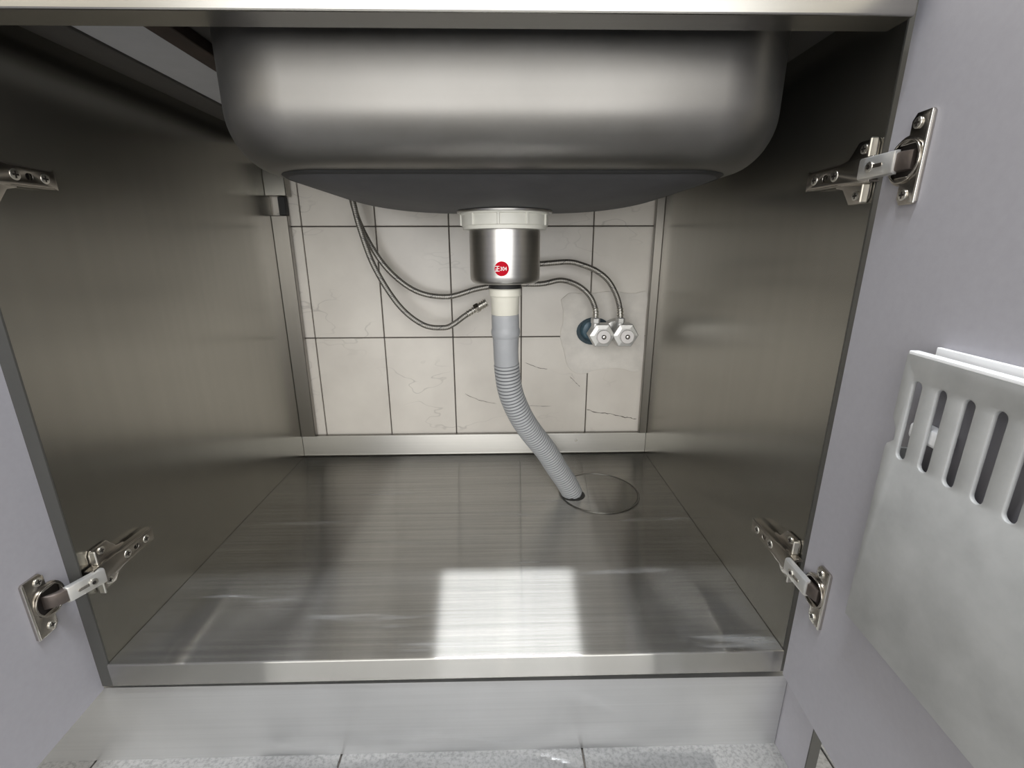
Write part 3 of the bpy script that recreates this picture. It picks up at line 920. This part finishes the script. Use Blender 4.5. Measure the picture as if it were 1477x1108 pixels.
crack([(-0.08, 0.292), (-0.045, 0.275), (-0.01, 0.268)], 0.0006)

# ------------------------------------------------------------------ angle valves
def valve(x, z, xt, label, blue):
    v = empty('angle_valve', (x, YW, z))
    tag(v, label, 'valve', 'angle valves on the tiled wall')
    lathe('wall_pipe', [(0.0115, 0.0), (0.0115, 0.045)], (x, 0.522, z), 'blue' if blue else 'chrome', v, 24, 'y')
    lathe('escutcheon', [(0.012, -0.006), (0.020, -0.004), (0.0245, 0.0030), (0.0245, 0.0040)], (x - 0.010, 0.560, z + 0.002), 'blue' if blue else 'chrome', v, 32, 'y')
    bm = bmesh.new()
    prof = [(0.0150, 0.537), (0.0250, 0.5345), (0.0268, 0.531), (0.0268, 0.5065), (0.0248, 0.503), (0.0165, 0.5015)]
    rr = [[bm.verts.new((x + r * math.cos(math.pi / 3 * i) * 1.02, y, z + r * math.sin(math.pi / 3 * i) * 0.99)) for i in range(6)] for r, y in prof]
    for a, b in zip(rr, rr[1:]):
        for i in range(6):
            bm.faces.new((a[i], a[(i + 1) % 6], b[(i + 1) % 6], b[i]))
    bm.faces.new(rr[0]); bm.faces.new(rr[-1])
    from_bm('hex_body', bm, 'chrome', v)
    kn = lathe('knob_cap', [(0.0138, 0.5018), (0.0140, 0.4960), (0.0132, 0.4945), (0.0052, 0.4940), (0.0050, 0.4952)], (x + 0.002, 0, z - 0.0015), 'cap_white', v, 32, 'y')
    lathe('knob_recess', [(0.0046, 0.4945), (0.0046, 0.4937)], (x + 0.002, 0, z - 0.0015), 'dark_metal', kn, 20, 'y')
    lathe('knob_screw', [(0.0030, 0.4938), (0.0026, 0.4926), (0.001, 0.4921)], (x + 0.002, 0, z - 0.0015), 'bright', kn, 16, 'y')
    lathe('outlet_neck', [(0.0078, -0.012), (0.0078, 0.004)], (xt, 0.512, z + 0.026), 'chrome', v, 20)
    lathe('union_nut', [(0.0088, 0.0), (0.0095, 0.0015), (0.0095, 0.0095), (0.0080, 0.0115)], (xt, 0.512, z + 0.0245), 'chrome', v, 6, ang=20)
    adopt(v)
    return v
VZ = 0.4335
valve(0.2080, VZ, 0.1945, 'hex-bodied angle valve set in the blue-lined wall hole', True)
valve(0.2560, VZ, 0.2450, 'hex-bodied angle valve beside the right back flange', False)

# ------------------------------------------------------------------ braided supply hoses
def braided(pts, label, ferrule_ends=(True, True), r=0.0054):
    h = empty('supply_hose', pts[0])
    tag(h, label, 'hose', 'braided supply hoses behind the strainer')
    p, L_ = resample(catmull(pts, 12), 0.004)
    tube('braided_sleeve', p, r, 'braid', h, 14)
    for flag, i0, dirn in ((ferrule_ends[0], 0, 1), (ferrule_ends[1], len(p) - 1, -1)):
        if flag:
            seg = [p[i0 + dirn * k] for k in range(0, 6)]
            q, l_ = resample(seg, 0.0007)
            tag(tube('crimp_ferrule', q, lambda s: 0.0062 + 0.0006 * math.cos(2 * math.pi * s / 0.006), 'bright', h, 16), 'crimped bright metal ferrule')
    adopt(h)
    return h
OY = 0.512
braided([(0.1945, OY, 0.4685), (0.1925, OY, 0.489), (0.1800, OY, 0.5135), (0.1560, OY, 0.5335), (0.1218, 0.508, 0.5440), (0.081, 0.506, 0.5372), (0.02, 0.510, 0.5365), (-0.042, 0.518, 0.5280), (-0.105, 0.522, 0.5118), (-0.167, 0.523, 0.5228), (-0.219, 0.522, 0.5638), (-0.255, 0.520, 0.6222), (-0.274, 0.518, 0.678), (-0.281, 0.515, 0.74), (-0.281, 0.512, 0.802)],
        'braided steel hose from the blue-lined valve sagging behind the strainer', (True, False))
braided([(0.2450, OY, 0.4685), (0.2425, OY, 0.490), (0.2330, OY, 0.5165), (0.2160, OY, 0.543), (0.1920, OY, 0.5615), (0.1620, 0.510, 0.5735), (0.1340, 0.508, 0.5790), (0.0805, 0.506, 0.5757), (0.040, 0.506, 0.577), (0.012, 0.508, 0.600), (0.000, 0.510, 0.65), (-0.002, 0.512, 0.72), (-0.002, 0.512, 0.802)],
        'braided steel hose arching from the right valve to behind the strainer', (True, False))
loose = braided([(-0.047, 0.500, 0.4900), (-0.0702, 0.500, 0.4755), (-0.092, 0.500, 0.4600), (-0.1125, 0.500, 0.4525), (-0.1537, 0.500, 0.4590), (-0.1992, 0.500, 0.4981), (-0.2406, 0.500, 0.5712), (-0.262, 0.500, 0.644), (-0.270, 0.500, 0.69), (-0.276, 0.499, 0.74), (-0.278, 0.498, 0.802)],
                'loose braided steel hose whose bare threaded end connects to nothing', (True, False))
# its coupling
ax = (Vector((-0.022, 0.500, 0.5045)) - Vector((-0.047, 0.500, 0.4900))).normalized()
b0 = Vector((-0.049, 0.500, 0.4888))
n1 = tube('coupling_nut', [b0 + ax * t for t in (0.0, 0.0008, 0.0092, 0.010)], lambda s: 0.0098 if 0.0003 < s < 0.0097 else 0.0085, 'nickel', None, 6, smooth=False)
th_p, _ = resample([b0 + ax * 0.010, b0 + ax * 0.027], 0.0006)
n2 = tube('thread', th_p, lambda s: 0.0078 + 0.0011 * math.cos(2 * math.pi * s / 0.0044), 'bright', None, 16)
for n_ in (n1, n2):
    n_.parent = loose
    n_.matrix_parent_inverse = Matrix.Translation(-Vector(loose.location))

# ------------------------------------------------------------------ clear film on the kitchen floor
bm = bmesh.new()
nx, ny = 90, 16
V = []
for j in range(ny + 1):
    row = []
    for i in range(nx + 1):
        x = -0.30 + 0.56 * i / nx; y = -0.058 + 0.052 * j / ny
        z = 0.0010 + 0.0075 * abs(math.sin(x * 17 + y * 60) * math.sin(x * 7 - y * 31 + 1))
        row.append(bm.verts.new((x, y + 0.002 * math.sin(x * 40), z)))
    V.append(row)
for j in range(ny):
    for i in range(nx):
        bm.faces.new((V[j][i], V[j][i + 1], V[j + 1][i + 1], V[j + 1][i]))
fm = from_bm('plastic_film', bm, 'film', None, True)
tag(fm, 'crumpled clear plastic film lying on the floor before the plinth', 'plastic film')
